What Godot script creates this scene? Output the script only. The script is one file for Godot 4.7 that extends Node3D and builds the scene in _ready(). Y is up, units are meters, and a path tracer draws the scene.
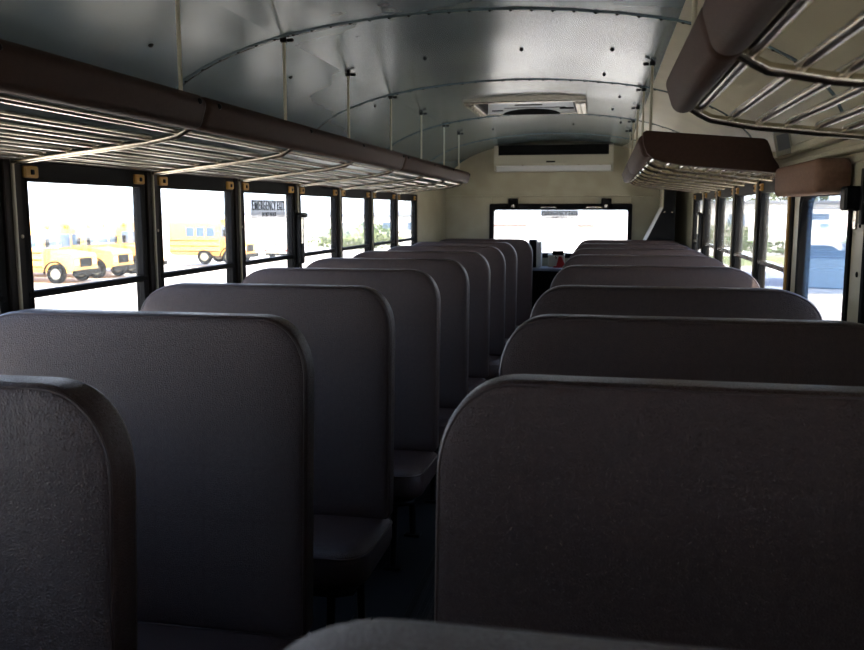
extends Node3D
# Interior of a school bus seen from its front towards its rear.
# x to the picture's right, y up, depth D towards the rear (z = -D), metres.

const CY := 1.40            # eye height above the bus floor
const XC := -0.435          # centre line of the bus
const HALF := 1.145         # half of the inner width
const REAR := 7.95          # inner face of the rear wall
const FRONT := -2.0        # inner face of the added front bulkhead
const PITCH := 0.735        # window pitch
const POST0 := 2.07         # depth of a window post
const GROUND := -1.0        # outside ground below the bus floor

var M := {}
var taken := {}
var rng := RandomNumberGenerator.new()

# ---------------------------------------------------------------- helpers
func P(x: float, y: float, d: float) -> Vector3:
	return Vector3(x, CY + y, -d)

func numbered(called: String) -> String:
	if not taken.has(called):
		taken[called] = 0
		return called
	taken[called] += 1
	return "%s_%03d" % [called, taken[called]]

func tag(o: Node, label: String, category: String, group := "", kind := "") -> Node:
	o.set_meta("label", label)
	o.set_meta("category", category)
	if group != "": o.set_meta("group", group)
	if kind != "": o.set_meta("kind", kind)
	return o

func thing(called: String, at: Vector3, label: String, category: String, group := "", kind := "") -> Node3D:
	var o := Node3D.new()
	o.name = numbered(called)
	add_child(o)
	o.position = at
	tag(o, label, category, group, kind)
	return o

func ms() -> SurfaceTool:
	var st := SurfaceTool.new()
	st.begin(Mesh.PRIMITIVE_TRIANGLES)
	st.set_smooth_group(0)
	return st

func done(st: SurfaceTool) -> ArrayMesh:
	st.generate_normals()
	return st.commit()

func put(called: String, mesh: Mesh, m: Material, parent: Node, at := Transform3D.IDENTITY) -> MeshInstance3D:
	var o := MeshInstance3D.new()
	o.name = called
	o.mesh = mesh
	o.material_override = m
	o.transform = at
	o.cast_shadow = GeometryInstance3D.SHADOW_CASTING_SETTING_ON
	parent.add_child(o, true)
	return o

func part(called: String, st: SurfaceTool, m: Material, parent: Node) -> MeshInstance3D:
	return put(called, done(st), m, parent)

func tri(st: SurfaceTool, a: Vector3, b: Vector3, c: Vector3) -> void:
	st.add_vertex(a); st.add_vertex(c); st.add_vertex(b)

func quad(st: SurfaceTool, a: Vector3, b: Vector3, c: Vector3, d: Vector3) -> void:
	tri(st, a, b, c); tri(st, a, c, d)

# chamfered box, turned by basis b about its centre
func bx(st: SurfaceTool, c: Vector3, s: Vector3, bev := 0.0, b := Basis.IDENTITY) -> void:
	st.set_smooth_group(-1)
	var h := s * 0.5
	bev = min(bev, min(h.x, min(h.y, h.z)) * 0.9)
	var v := {}
	for sx in [-1, 1]:
		for sy in [-1, 1]:
			for sz in [-1, 1]:
				for ax in 3:
					var p := Vector3(sx * (h.x - bev), sy * (h.y - bev), sz * (h.z - bev))
					p[ax] = [sx, sy, sz][ax] * h[ax]
					v[[sx, sy, sz, ax]] = c + b * p
	for ax in 3:
		for s1 in [-1, 1]:
			var u := (ax + 1) % 3
			var w := (ax + 2) % 3
			var q := []
			for k in [[-1, -1], [1, -1], [1, 1], [-1, 1]]:
				var key := [0, 0, 0]
				key[ax] = s1; key[u] = k[0]; key[w] = k[1]
				q.append(v[[key[0], key[1], key[2], ax]])
			if s1 > 0: quad(st, q[0], q[1], q[2], q[3])
			else: quad(st, q[3], q[2], q[1], q[0])
	if bev <= 0.0: return
	for ax in 3:
		var u := (ax + 1) % 3
		var w := (ax + 2) % 3
		for su in [-1, 1]:
			for sw in [-1, 1]:
				var a := [0, 0, 0]
				var e := [0, 0, 0]
				a[ax] = -1; a[u] = su; a[w] = sw
				e[ax] = 1; e[u] = su; e[w] = sw
				var p1: Vector3 = v[[a[0], a[1], a[2], u]]
				var p2: Vector3 = v[[e[0], e[1], e[2], u]]
				var p3: Vector3 = v[[e[0], e[1], e[2], w]]
				var p4: Vector3 = v[[a[0], a[1], a[2], w]]
				if su * sw > 0: quad(st, p1, p4, p3, p2)
				else: quad(st, p1, p2, p3, p4)
	for sx in [-1, 1]:
		for sy in [-1, 1]:
			for sz in [-1, 1]:
				var p1: Vector3 = v[[sx, sy, sz, 0]]
				var p2: Vector3 = v[[sx, sy, sz, 1]]
				var p3: Vector3 = v[[sx, sy, sz, 2]]
				if sx * sy * sz > 0: tri(st, p1, p2, p3)
				else: tri(st, p1, p3, p2)

func box_part(called: String, c: Vector3, s: Vector3, m: Material, parent: Node, bev := 0.003, b := Basis.IDENTITY) -> MeshInstance3D:
	var st := ms()
	bx(st, c, s, bev, b)
	return part(called, st, m, parent)

# box between two corner positions given as (x, y, d) ranges
func slab(called: String, x0: float, x1: float, y0: float, y1: float, d0: float, d1: float, m: Material, parent: Node, bev := 0.003) -> MeshInstance3D:
	return box_part(called, P((x0 + x1) / 2, (y0 + y1) / 2, (d0 + d1) / 2), Vector3(abs(x1 - x0), abs(y1 - y0), abs(d1 - d0)), m, parent, bev)

func grid(st: SurfaceTool, rows: Array, close_u := false, flip := false) -> void:
	st.set_smooth_group(0)
	for i in rows.size() - 1:
		var n: int = rows[i].size()
		for j in (n if close_u else n - 1):
			var k := (j + 1) % n
			if flip: quad(st, rows[i][k], rows[i][j], rows[i + 1][j], rows[i + 1][k])
			else: quad(st, rows[i][j], rows[i][k], rows[i + 1][k], rows[i + 1][j])

func tube(st: SurfaceTool, pts: Array, r: float, sides := 8, closed := false) -> void:
	var rows := []
	var n := pts.size()
	var up := Vector3.ZERO
	for i in n:
		var a: Vector3 = pts[(i - 1 + n) % n] if (i > 0 or closed) else pts[i]
		var b: Vector3 = pts[(i + 1) % n] if (i < n - 1 or closed) else pts[i]
		var t := (b - a).normalized()
		if up == Vector3.ZERO:
			up = t.cross(Vector3.UP if abs(t.y) < 0.9 else Vector3.RIGHT).normalized()
		up = (up - t * up.dot(t)).normalized()
		var w := t.cross(up)
		var ring := []
		for k in sides:
			var an := TAU * k / sides
			ring.append(pts[i] + (up * cos(an) + w * sin(an)) * r)
		rows.append(ring)
	if closed: rows.append(rows[0])
	grid(st, rows, true)
	if not closed:
		st.set_smooth_group(-1)
		for e in [0, n - 1]:
			for k in sides:
				if e == 0: tri(st, pts[0], rows[0][(k + 1) % sides], rows[0][k])
				else: tri(st, pts[e], rows[e][k], rows[e][(k + 1) % sides])

# prism of a 2D outline: at + u*x + v*y, pushed along w
func prism(st: SurfaceTool, poly: PackedVector2Array, at: Vector3, u: Vector3, v: Vector3, w: Vector3, smooth := false) -> void:
	st.set_smooth_group(-1)
	var ix := Geometry2D.triangulate_polygon(poly)
	var f := func(i: int, k: float) -> Vector3: return at + u * poly[i].x + v * poly[i].y + w * k
	for i in range(0, ix.size(), 3):
		tri(st, f.call(ix[i], 0.0), f.call(ix[i + 1], 0.0), f.call(ix[i + 2], 0.0))
		tri(st, f.call(ix[i], 1.0), f.call(ix[i + 2], 1.0), f.call(ix[i + 1], 1.0))
	st.set_smooth_group(7 if smooth else -1)
	for i in poly.size():
		var j := (i + 1) % poly.size()
		quad(st, f.call(i, 0.0), f.call(i, 1.0), f.call(j, 1.0), f.call(j, 0.0))

func lathe(st: SurfaceTool, prof: Array, at: Vector3, axis: Vector3, seg := 20) -> void:
	var a := axis.normalized()
	var u := a.cross(Vector3.UP if abs(a.y) < 0.9 else Vector3.RIGHT).normalized()
	var w := a.cross(u)
	var rows := []
	for p in prof:
		var ring := []
		for k in seg:
			var an := TAU * k / seg
			ring.append(at + a * p[1] + (u * cos(an) + w * sin(an)) * p[0])
		rows.append(ring)
	grid(st, rows, true)

func rrect(x0: float, x1: float, y0: float, y1: float, r: float, n := 5) -> PackedVector2Array:
	var out := PackedVector2Array()
	for c in [[x1 - r, y0 + r, -90], [x1 - r, y1 - r, 0], [x0 + r, y1 - r, 90], [x0 + r, y0 + r, 180]]:
		for k in n + 1:
			var an := deg_to_rad(c[2] + 90.0 * k / n)
			out.append(Vector2(c[0] + r * cos(an), c[1] + r * sin(an)))
	return out

# frame between two loops of the same number of points
func loop_frame(st: SurfaceTool, outer: PackedVector2Array, inner: PackedVector2Array, at: Vector3, u: Vector3, v: Vector3, w: Vector3) -> void:
	st.set_smooth_group(-1)
	var n := outer.size()
	var f := func(p: Vector2, k: float) -> Vector3: return at + u * p.x + v * p.y + w * k
	for i in n:
		var j := (i + 1) % n
		quad(st, f.call(outer[i], 0.0), f.call(outer[j], 0.0), f.call(inner[j], 0.0), f.call(inner[i], 0.0))
		quad(st, f.call(outer[i], 1.0), f.call(inner[i], 1.0), f.call(inner[j], 1.0), f.call(outer[j], 1.0))
		quad(st, f.call(outer[i], 0.0), f.call(outer[i], 1.0), f.call(outer[j], 1.0), f.call(outer[j], 0.0))
		quad(st, f.call(inner[i], 0.0), f.call(inner[j], 0.0), f.call(inner[j], 1.0), f.call(inner[i], 1.0))

# ---------------------------------------------------------------- materials
func noise(kind: int, freq: float, oct := 3, sd := 1) -> FastNoiseLite:
	var n := FastNoiseLite.new()
	n.noise_type = kind
	n.frequency = freq
	n.fractal_octaves = oct
	n.seed = sd
	return n

func tex(n: FastNoiseLite, size: int, ramp: Gradient = null, normal := false, bump := 4.0) -> NoiseTexture2D:
	var t := NoiseTexture2D.new()
	t.width = size; t.height = size
	t.seamless = true
	t.generate_mipmaps = true
	t.noise = n
	if normal:
		t.as_normal_map = true
		t.bump_strength = bump
	if ramp: t.color_ramp = ramp
	return t

func ramp(a: Color, b: Color, p0 := 0.25, p1 := 0.75) -> Gradient:
	var g := Gradient.new()
	g.offsets = PackedFloat32Array([p0, p1])
	g.colors = PackedColorArray([a, b])
	return g

func mat(c: Color, rough := 0.6, metal := 0.0, spec := 0.5) -> StandardMaterial3D:
	var m := StandardMaterial3D.new()
	m.albedo_color = c
	m.roughness = rough
	m.metallic = metal
	m.metallic_specular = spec
	return m

func grained(m: StandardMaterial3D, color: Texture2D, normal: Texture2D, scale: float, world := false, depth := 1.0) -> StandardMaterial3D:
	if color: m.albedo_texture = color
	if normal:
		m.normal_enabled = true
		m.normal_texture = normal
		m.normal_scale = depth
	m.uv1_triplanar = true
	m.uv1_world_triplanar = world
	m.uv1_scale = Vector3.ONE * scale
	return m

func pane(c: Color, a: float) -> StandardMaterial3D:
	var m := mat(Color(c.r, c.g, c.b, a), 0.02)
	m.transparency = BaseMaterial3D.TRANSPARENCY_ALPHA
	return m

func make_materials() -> void:
	var leather_n := noise(FastNoiseLite.TYPE_CELLULAR, 0.05, 3, 4)
	leather_n.cellular_return_type = FastNoiseLite.RETURN_DISTANCE2_SUB
	leather_n.domain_warp_enabled = true
	leather_n.domain_warp_amplitude = 22.0
	leather_n.domain_warp_frequency = 0.02
	var leather_t := tex(leather_n, 512, null, true, 8.0)
	var soft := tex(noise(FastNoiseLite.TYPE_SIMPLEX_SMOOTH, 0.012, 4, 9), 512, ramp(Color(0.93, 0.93, 0.93), Color.WHITE, 0.3, 0.7))
	M.vinyl = grained(mat(Color(0.215, 0.146, 0.124), 0.37, 0.0, 0.45), soft, leather_t, 8.0, false, 1.5)
	M.piping = mat(Color(0.205, 0.148, 0.13), 0.34, 0.0, 0.5)
	M.bumper = grained(mat(Color(0.215, 0.150, 0.118), 0.60, 0.0, 0.2), soft, leather_t, 9.0, false, 0.35)
	M.pad = grained(mat(Color(0.47, 0.36, 0.29), 0.6, 0.0, 0.25), soft, leather_t, 9.0, false, 0.35)
	var streak := noise(FastNoiseLite.TYPE_SIMPLEX_SMOOTH, 0.006, 4, 21)
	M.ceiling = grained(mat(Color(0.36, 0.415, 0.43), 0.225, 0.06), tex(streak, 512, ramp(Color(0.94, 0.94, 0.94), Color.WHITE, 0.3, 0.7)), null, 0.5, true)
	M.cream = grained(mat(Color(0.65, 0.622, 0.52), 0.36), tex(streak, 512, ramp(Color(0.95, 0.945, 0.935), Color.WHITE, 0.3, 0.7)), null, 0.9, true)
	M.steel = mat(Color(0.80, 0.765, 0.70), 0.24, 1.0)
	M.rod = mat(Color(0.66, 0.63, 0.54), 0.4, 0.2)
	M.dark_metal = mat(Color(0.095, 0.09, 0.083), 0.5, 0.0, 0.15)
	M.bronze = mat(Color(0.125, 0.10, 0.085), 0.45, 0.0, 0.2)
	M.black = mat(Color(0.055, 0.055, 0.055), 0.4, 0.0, 0.2)
	M.rubber = mat(Color(0.05, 0.05, 0.05), 0.8, 0.0, 0.2)
	M.brass = mat(Color(0.70, 0.52, 0.20), 0.5)
	M.glass = pane(Color(0.93, 0.93, 0.90), 0.13)
	M.tinted = pane(Color(0.42, 0.56, 0.70), 0.36)
	M.white = mat(Color(0.82, 0.82, 0.80), 0.4)
	M.hatch_lid = mat(Color(0.86, 0.87, 0.88), 0.5)
	M.hatch_lid.backlight_enabled = true
	M.hatch_lid.backlight = Color(0.7, 0.7, 0.7)
	M.offwhite = mat(Color(0.68, 0.66, 0.58), 0.45)
	M.sticker = pane(Color(0.55, 0.56, 0.60), 0.55)
	M.sticker.roughness = 0.6
	M.ink = mat(Color(0.03, 0.03, 0.04), 0.7)
	M.red = mat(Color(0.62, 0.05, 0.04), 0.5)
	M.floor = grained(mat(Color(0.07, 0.075, 0.08), 0.6, 0.0, 0.25), soft, null, 2.0, true)
	M.runner = mat(Color(0.06, 0.065, 0.07), 0.55, 0.0, 0.25)
	# outside
	M.ground = grained(mat(Color(0.86, 0.84, 0.80), 0.95), tex(noise(FastNoiseLite.TYPE_SIMPLEX_SMOOTH, 0.01, 5, 31), 512, ramp(Color(0.78, 0.77, 0.75), Color.WHITE, 0.3, 0.7)), null, 0.08, true)
	M.asphalt = grained(mat(Color(0.50, 0.54, 0.60), 0.95), tex(noise(FastNoiseLite.TYPE_SIMPLEX_SMOOTH, 0.02, 5, 32), 512, ramp(Color(0.8, 0.8, 0.8), Color.WHITE, 0.3, 0.7)), null, 0.2, true)
	M.grass = grained(mat(Color(0.50, 0.53, 0.33), 0.95), tex(noise(FastNoiseLite.TYPE_SIMPLEX_SMOOTH, 0.03, 4, 33), 256, ramp(Color(0.7, 0.75, 0.65), Color.WHITE, 0.3, 0.7)), null, 0.2, true)
	M.bus_yellow = mat(Color(0.93, 0.70, 0.36), 0.45)  # paled to put the outdoor glare into the paint
	M.bus_white = mat(Color(0.88, 0.87, 0.83), 0.5)
	M.bus_glass = mat(Color(0.30, 0.38, 0.46), 0.15)
	M.amber = mat(Color(0.80, 0.36, 0.06), 0.35)
	M.leaf = mat(Color(0.30, 0.38, 0.20), 0.8)
	M.leaf2 = mat(Color(0.42, 0.46, 0.30), 0.8)
	M.bark = mat(Color(0.30, 0.24, 0.19), 0.9)
	M.wall_pale = mat(Color(0.82, 0.80, 0.76), 0.8)
	M.wall_blue = mat(Color(0.36, 0.46, 0.56), 0.7)
	M.roof_grey = mat(Color(0.45, 0.47, 0.5), 0.8)

# ---------------------------------------------------------------- the bus shell
func roof_y(rel: float) -> float:
	var a: float = abs(rel)
	var pr := [[0.0, 0.633], [0.16, 0.6295], [0.32, 0.619], [0.48, 0.601], [0.64, 0.574], [0.73, 0.551], [0.82, 0.522], [0.90, 0.490], [0.976, 0.450], [1.04, 0.402], [1.09, 0.350], [1.125, 0.292], [1.145, 0.22]]
	for i in pr.size() - 1:
		if a <= pr[i + 1][0]:
			return lerp(pr[i][1], pr[i + 1][1], (a - pr[i][0]) / (pr[i + 1][0] - pr[i][0]))
	return 0.22

func half_at(d: float) -> float:      # the body narrows at its rear corners
	return HALF if d < 7.3 else HALF - 0.115 * pow((d - 7.3) / 0.65, 1.6)

func roof_sheet(rels: Array, ds: Array, hole := []) -> SurfaceTool:
	var st := ms()
	var f := func(r: float, d: float, lift: float) -> Vector3:
		var s := half_at(d) / HALF
		var can := 0.0
		if abs(r) < 0.63: can = 0.0013 * sin(d * 9.0 + r * 4.0) * cos(r * 5.5 + 0.6) * (1.0 - pow(abs(r) / 0.63, 4.0))
		return P(XC + r * s * (1.0 + lift * 0.6 * (1.0 if abs(r) > 1.0 else abs(r))), roof_y(r) + lift + can, d)
	for lift in [0.0, 0.04]:
		for i in rels.size() - 1:
			for j in ds.size() - 1:
				if hole.size() and rels[i] >= hole[0] - 0.001 and rels[i + 1] <= hole[1] + 0.001 and ds[j] >= hole[2] - 0.001 and ds[j + 1] <= hole[3] + 0.001: continue
				var a: Vector3 = f.call(rels[i], ds[j], lift)
				var b: Vector3 = f.call(rels[i + 1], ds[j], lift)
				var c: Vector3 = f.call(rels[i + 1], ds[j + 1], lift)
				var e: Vector3 = f.call(rels[i], ds[j + 1], lift)
				st.set_smooth_group(1 if lift == 0.0 else 2)
				if lift == 0.0: quad(st, a, e, c, b)
				else: quad(st, a, b, c, e)
	st.set_smooth_group(-1)
	for j in ds.size() - 1:
		for r in [rels[0], rels[-1]]:
			quad(st, f.call(r, ds[j], 0.0), f.call(r, ds[j + 1], 0.0), f.call(r, ds[j + 1], 0.04), f.call(r, ds[j], 0.04))
	for i in rels.size() - 1:
		for d in [ds[0], ds[-1]]:
			quad(st, f.call(rels[i], d, 0.0), f.call(rels[i + 1], d, 0.0), f.call(rels[i + 1], d, 0.04), f.call(rels[i], d, 0.04))
	return st

func build_ceiling() -> void:
	var c := thing("ceiling", Vector3.ZERO, "curved glossy grey sheet metal bus ceiling with riveted seams", "ceiling", "", "structure")
	var seams := [FRONT]
	var d := POST0 + PITCH - 0.03 - 1.47 * 3
	while d < REAR - 0.3:
		if d > FRONT + 0.2: seams.append(d)
		d += 1.47
	seams.append(REAR)
	var crown := [-0.64, -0.56, -0.48, -0.40, -0.32, -0.24, -0.16, -0.08, 0.0, 0.08, 0.16, 0.24, 0.32, 0.40, 0.48, 0.56, 0.64]
	var side := [0.64, 0.685, 0.73, 0.775, 0.82, 0.86, 0.90, 0.938, 0.976, 1.008, 1.04, 1.065, 1.09, 1.1075, 1.125, 1.135, 1.145]
	for i in seams.size() - 1:
		var ds := []
		for k in 33: ds.append(lerp(seams[i], seams[i + 1], k / 32.0))
		var hole := []
		if seams[i] < 4.8 and seams[i + 1] > 5.5:
			ds.append_array([4.89, 5.41]); ds.sort()
			hole = [-0.32, 0.24, 4.89, 5.41]
		part("crown_panel", roof_sheet(crown, ds, hole), M.ceiling, c)
		for s in [-1, 1]:
			var rels := []
			for r in side: rels.append(r * s)
			if s < 0: rels.reverse()
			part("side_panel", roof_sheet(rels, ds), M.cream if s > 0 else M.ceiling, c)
	# lapped strips over the seams with rivets, and the screws of the hidden bows
	for i in range(1, seams.size() - 1):
		var rows := []
		for k in 65:
			var r := lerpf(-1.13, 1.13, k / 64.0)
			var x := XC + r
			var y := roof_y(r)
			rows.append([P(x, y + 0.001, seams[i] - 0.017), P(x, y - 0.0035, seams[i] - 0.014), P(x, y - 0.0035, seams[i] + 0.014), P(x, y + 0.001, seams[i] + 0.017)])
		var st := ms()
		grid(st, rows)
		var strip := part("seam_strip", st, M.ceiling, c)
		var rv := ms()
		for k in 33:
			var r := -1.05 + 2.1 * k / 32.0
			lathe(rv, [[0.0065, -0.001], [0.006, 0.002], [0.0035, 0.0045], [0.0, 0.0052]], P(XC + r, roof_y(r) - 0.003, seams[i]), Vector3.DOWN, 8)
		var rivets := part("rivets", rv, M.dark_metal, strip)
		rivets.set_meta("kind", "stuff")
	var spots := [[-0.62, 3.5], [-0.30, 3.52], [0.10, 3.46], [0.45, 3.38], [0.30, 4.9], [0.50, 4.7], [0.47, 5.3], [-0.8, 3.3], [-0.75, 4.4], [-0.9, 2.4], [0.2, 6.4], [-0.4, 6.5], [0.42, 4.0], [0.53, 6.0]]
	for s in spots:
		var st := ms()
		lathe(st, [[0.009, -0.002], [0.008, 0.004], [0.004, 0.008], [0.0, 0.009]], P(XC + s[0], roof_y(s[0]), s[1]), Vector3.DOWN, 10)
		part("screw", st, M.dark_metal, c)

func post_depths(right: bool) -> Array:
	var out := []
	for k in range(-5, 8):
		var d := POST0 + PITCH * k
		if right and d > 0.7 and d < 3.4: continue
		out.append(d)
	return out

func build_walls() -> void:
	for s in [-1, 1]:
		var right: bool = s > 0
		var w := thing("wall_right" if right else "wall_left", Vector3.ZERO, "cream bus side wall with window posts and the lift door" if right else "bus side wall with a dark row of window posts", "wall", "", "structure")
		var xi: float = XC + s * HALF
		var xo: float = xi + s * 0.045
		var gaps := [[FRONT, 7.26]]
		if right: gaps = [[FRONT, 2.50], [3.50, 7.26]]
		for g in gaps:
			slab("lower_panel", xi, xo, -1.40, -0.56, g[0], g[1], M.cream, w)
			slab("sill", xi - s * 0.015, xi + s * 0.03, -0.575, -0.55, g[0], g[1], M.dark_metal, w)
		slab("head_panel", xi, xo, 0.14, 0.27, FRONT, 7.26, M.cream, w)
		if right:
			slab("added_blank_panel", xi, xo, -0.56, 0.14, POST0 - PITCH * 2, 2.50, M.cream, w)  # unseen part beside the viewer added in place of windows, to cut light
			slab("post_panel", xi, xo, -0.56, 0.14, 3.50, 3.60, M.cream, w)
			slab("sill", xi, xo, -1.40, -1.36, 2.50, 3.50, M.dark_metal, w)
			for d in [3.535]:
				slab("channel", xi - 0.012, xi + 0.01, -1.36, 0.135, d - 0.012, d + 0.012, M.brass, w)
		for d in post_depths(right):
			slab("post", xi - s * 0.004, xo, -0.56, 0.14, d - 0.036, d + 0.036, M.bronze, w)
			slab("cover_strip", xi - s * 0.012, xi, -0.56, 0.14, d - 0.007, d + 0.001, M.rod, w, 0.002)
			for yy in [-0.01]:
				var st := ms()
				lathe(st, [[0.0055, 0.0], [0.005, 0.002], [0.0, 0.003]], P(xi - s * 0.004, yy - 0.06, d + 0.025), Vector3(-s, 0, 0), 10)
				part("screw", st, M.rod, w)
		slab("post_panel", xi, xo, -0.56, 0.14, FRONT, POST0 - PITCH * 5, M.cream, w)
		# curved rear corner
		var rows := []
		for k in 9:
			var d := lerpf(7.22, REAR + 0.05, k / 8.0)
			var x: float = XC + s * half_at(d)
			var ring := []
			for p in [[0.0, -1.40], [0.0, -0.6], [0.0, 0.1], [0.0, 0.30], [0.045, 0.30], [0.045, -1.40]]:
				ring.append(P(x + s * p[0], p[1], d))
			rows.append(ring)
		var cst := ms()
		for i in 8:
			for j in 6:
				var k := (j + 1) % 6
				cst.set_smooth_group(10 + j)
				quad(cst, rows[i][j], rows[i][k], rows[i + 1][k], rows[i + 1][j])
		part("corner_panel", cst, M.cream, w)

func window(s: int, d: float, n: int, label: String, handle := false, sign := false) -> void:
	var w := thing("window_%d" % n, Vector3.ZERO, label, "window", "", "structure")
	var xi := XC + s * HALF
	var a := d + 0.036
	var b := d + PITCH - 0.036
	var x0 := xi + s * 0.004
	var x1 := xi + s * 0.036
	var fr := ms()
	for q in [[a, b, 0.082, 0.14], [a, b, -0.56, -0.525]]:
		bx(fr, P((x0 + x1) / 2, (q[2] + q[3]) / 2, (q[0] + q[1]) / 2), Vector3(abs(x1 - x0), q[3] - q[2], q[1] - q[0]), 0.003)
	for q in [[a, a + 0.034], [b - 0.034, b]]:
		bx(fr, P((x0 + x1) / 2, -0.2175, (q[0] + q[1]) / 2), Vector3(abs(x1 - x0), 0.615, q[1] - q[0]), 0.003)
	part("window_frame", fr, M.dark_metal, w)
	# inner bead lines of the sashes
	var bead := ms()
	for q in [a + 0.030, b - 0.030]:
		bx(bead, P(xi + s * 0.012, -0.2175, q), Vector3(0.02, 0.615, 0.010), 0.002)
	part("sash_bead", bead, M.black, w)
	slab("sash_bar", xi + s * 0.002, xi + s * 0.032, -0.2465, -0.2255, a + 0.01, b - 0.01, M.steel if s > 0 else M.dark_metal, w, 0.004)
	var xg := xi + s * 0.024
	slab("upper_glass", xg - 0.002, xg + 0.002, -0.235, 0.095, a + 0.03, b - 0.03, M.glass, w, 0.0)
	slab("lower_glass", xg + s * 0.008 - 0.002, xg + s * 0.008 + 0.002, -0.53, -0.235, a + 0.03, b - 0.03, M.glass, w, 0.0)
	for q in [a + 0.045, b - 0.045]:
		var l := slab("latch", xi - s * 0.006, xi + s * 0.012, 0.092, 0.125, q - 0.03, q + 0.03, M.brass, w, 0.004)
		slab("latch_button", xi - s * 0.010, xi, 0.101, 0.115, q - 0.007, q + 0.007, M.black, l, 0.002)
	if handle:
		var st := ms()
		bx(st, P(xi - s * 0.024, -0.145, b + 0.012), Vector3(0.034, 0.26, 0.05), 0.008)
		bx(st, P(xi - s * 0.034, -0.022, b + 0.022), Vector3(0.036, 0.026, 0.075), 0.008)
		var h := part("release_handle", st, M.black, w)
		slab("handle_plate", xi - s * 0.010, xi + s * 0.004, -0.30, 0.005, b - 0.030, b + 0.030, M.dark_metal, h, 0.004)
		slab("handle_strip", xi - s * 0.046, xi - s * 0.038, -0.17, -0.03, b - 0.010, b + 0.008, M.steel, h, 0.002)
	if sign:
		exit_sign(w, P(xi + s * 0.019, 0.010, d + 0.395), Basis(Vector3.UP, PI / 2 if s < 0 else -PI / 2), 0.43, 0.088)

func exit_sign(parent: Node, at: Vector3, b: Basis, wide: float, tall: float) -> void:
	var st := ms()
	bx(st, at, Vector3(wide, tall, 0.002), 0.0, b)
	var pl := part("exit_sticker", st, M.sticker, parent)
	pl.set_meta("label", "grey emergency exit sticker with black capitals")
	var font := SystemFont.new()
	font.font_names = PackedStringArray(["Droid Sans"])
	font.font_weight = 700
	for t in [["EMERGENCY EXIT", wide * 0.95, tall * 0.54, tall * 0.19], ["DO NOT BLOCK", wide * 0.42, tall * 0.22, -tall * 0.29]]:
		var tm := TextMesh.new()
		tm.text = t[0]
		tm.font = font
		tm.font_size = 64
		tm.pixel_size = 0.01
		tm.depth = 0.02
		var bb := tm.get_aabb()
		var o := MeshInstance3D.new()
		o.name = "lettering"
		o.mesh = tm
		o.material_override = M.ink
		pl.add_child(o, true)
		var sx: float = t[1] / max(bb.size.x, 0.01)
		var sy: float = t[2] / max(bb.size.y, 0.01)
		var mid := bb.get_center()
		o.transform = Transform3D(b, at + b * Vector3(0, t[3], 0.0025)) * Transform3D(Basis.from_scale(Vector3(sx, sy, 0.05)), Vector3(-mid.x * sx, -mid.y * sy, 0))

func build_windows() -> void:
	var n := 1
	for k in range(-5, 7):
		var em := k == 2
		window(-1, POST0 + PITCH * k, n, "emergency exit window with a sticker and black release handle" if em else "split sash bus window on the side of the long luggage rack", em, em)
		n += 1
	for k in range(-5, 7):
		if k >= -2 and k <= 1: continue
		window(1, POST0 + PITCH * k, n, "split sash window with a black release handle near the dark corner cabinet" if k == 5 else "split sash bus window on the side of the lift door", k == 5, false)
		n += 1

func build_door() -> void:
	var xi := XC + HALF
	var w := thing("door_1", Vector3.ZERO, "cream lift door with a tall tinted window in black rubber", "door", "", "structure")
	var outer := rrect(2.515, 3.485, -1.355, 0.138, 0.01)
	var hole := rrect(2.70, 3.36, -0.80, 0.072, 0.07)
	var st := ms()
	loop_frame(st, outer, hole, P(xi + 0.003, 0, 0), Vector3(0, 0, -1), Vector3.UP, Vector3(0.03, 0, 0))
	part("door_leaf", st, M.cream, w)
	st = ms()
	loop_frame(st, rrect(2.688, 3.372, -0.812, 0.084, 0.078), rrect(2.722, 3.338, -0.775, 0.050, 0.055), P(xi - 0.004, 0, 0), Vector3(0, 0, -1), Vector3.UP, Vector3(0.040, 0, 0))
	part("rubber_gasket", st, M.rubber, w)
	slab("door_glass", xi + 0.016, xi + 0.020, -0.78, 0.06, 2.72, 3.34, M.tinted, w, 0.0)
	slab("edge_seal", xi - 0.012, xi + 0.03, -1.355, 0.138, 2.50, 2.530, M.rubber, w)
	slab("edge_seal", xi - 0.003, xi + 0.03, -1.355, 0.138, 3.482, 3.497, M.rubber, w)
	for y in [-0.62, -0.12, 0.02]:
		var s2 := ms()
		lathe(s2, [[0.009, 0.0], [0.008, 0.004], [0.0, 0.006]], P(xi + 0.004, y - 0.06, 2.615), Vector3.LEFT, 10)
		part("screw", s2, M.dark_metal, w)
	# black lock on the door's edge
	var l := thing("door_lock", P(xi - 0.02, 0.03, 2.565), "black metal lock box on the lift door beside its tinted window", "lock")
	box_part("lock_box", Vector3(-0.012, 0.005, -0.030), Vector3(0.045, 0.068, 0.055), M.black, l, 0.006)
	box_part("back_plate", Vector3(0.012, 0.010, 0.012), Vector3(0.018, 0.155, 0.028), M.black, l, 0.003)
	box_part("tongue", Vector3(0.0, -0.055, -0.018), Vector3(0.010, 0.055, 0.020), M.steel, l, 0.003)

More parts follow.
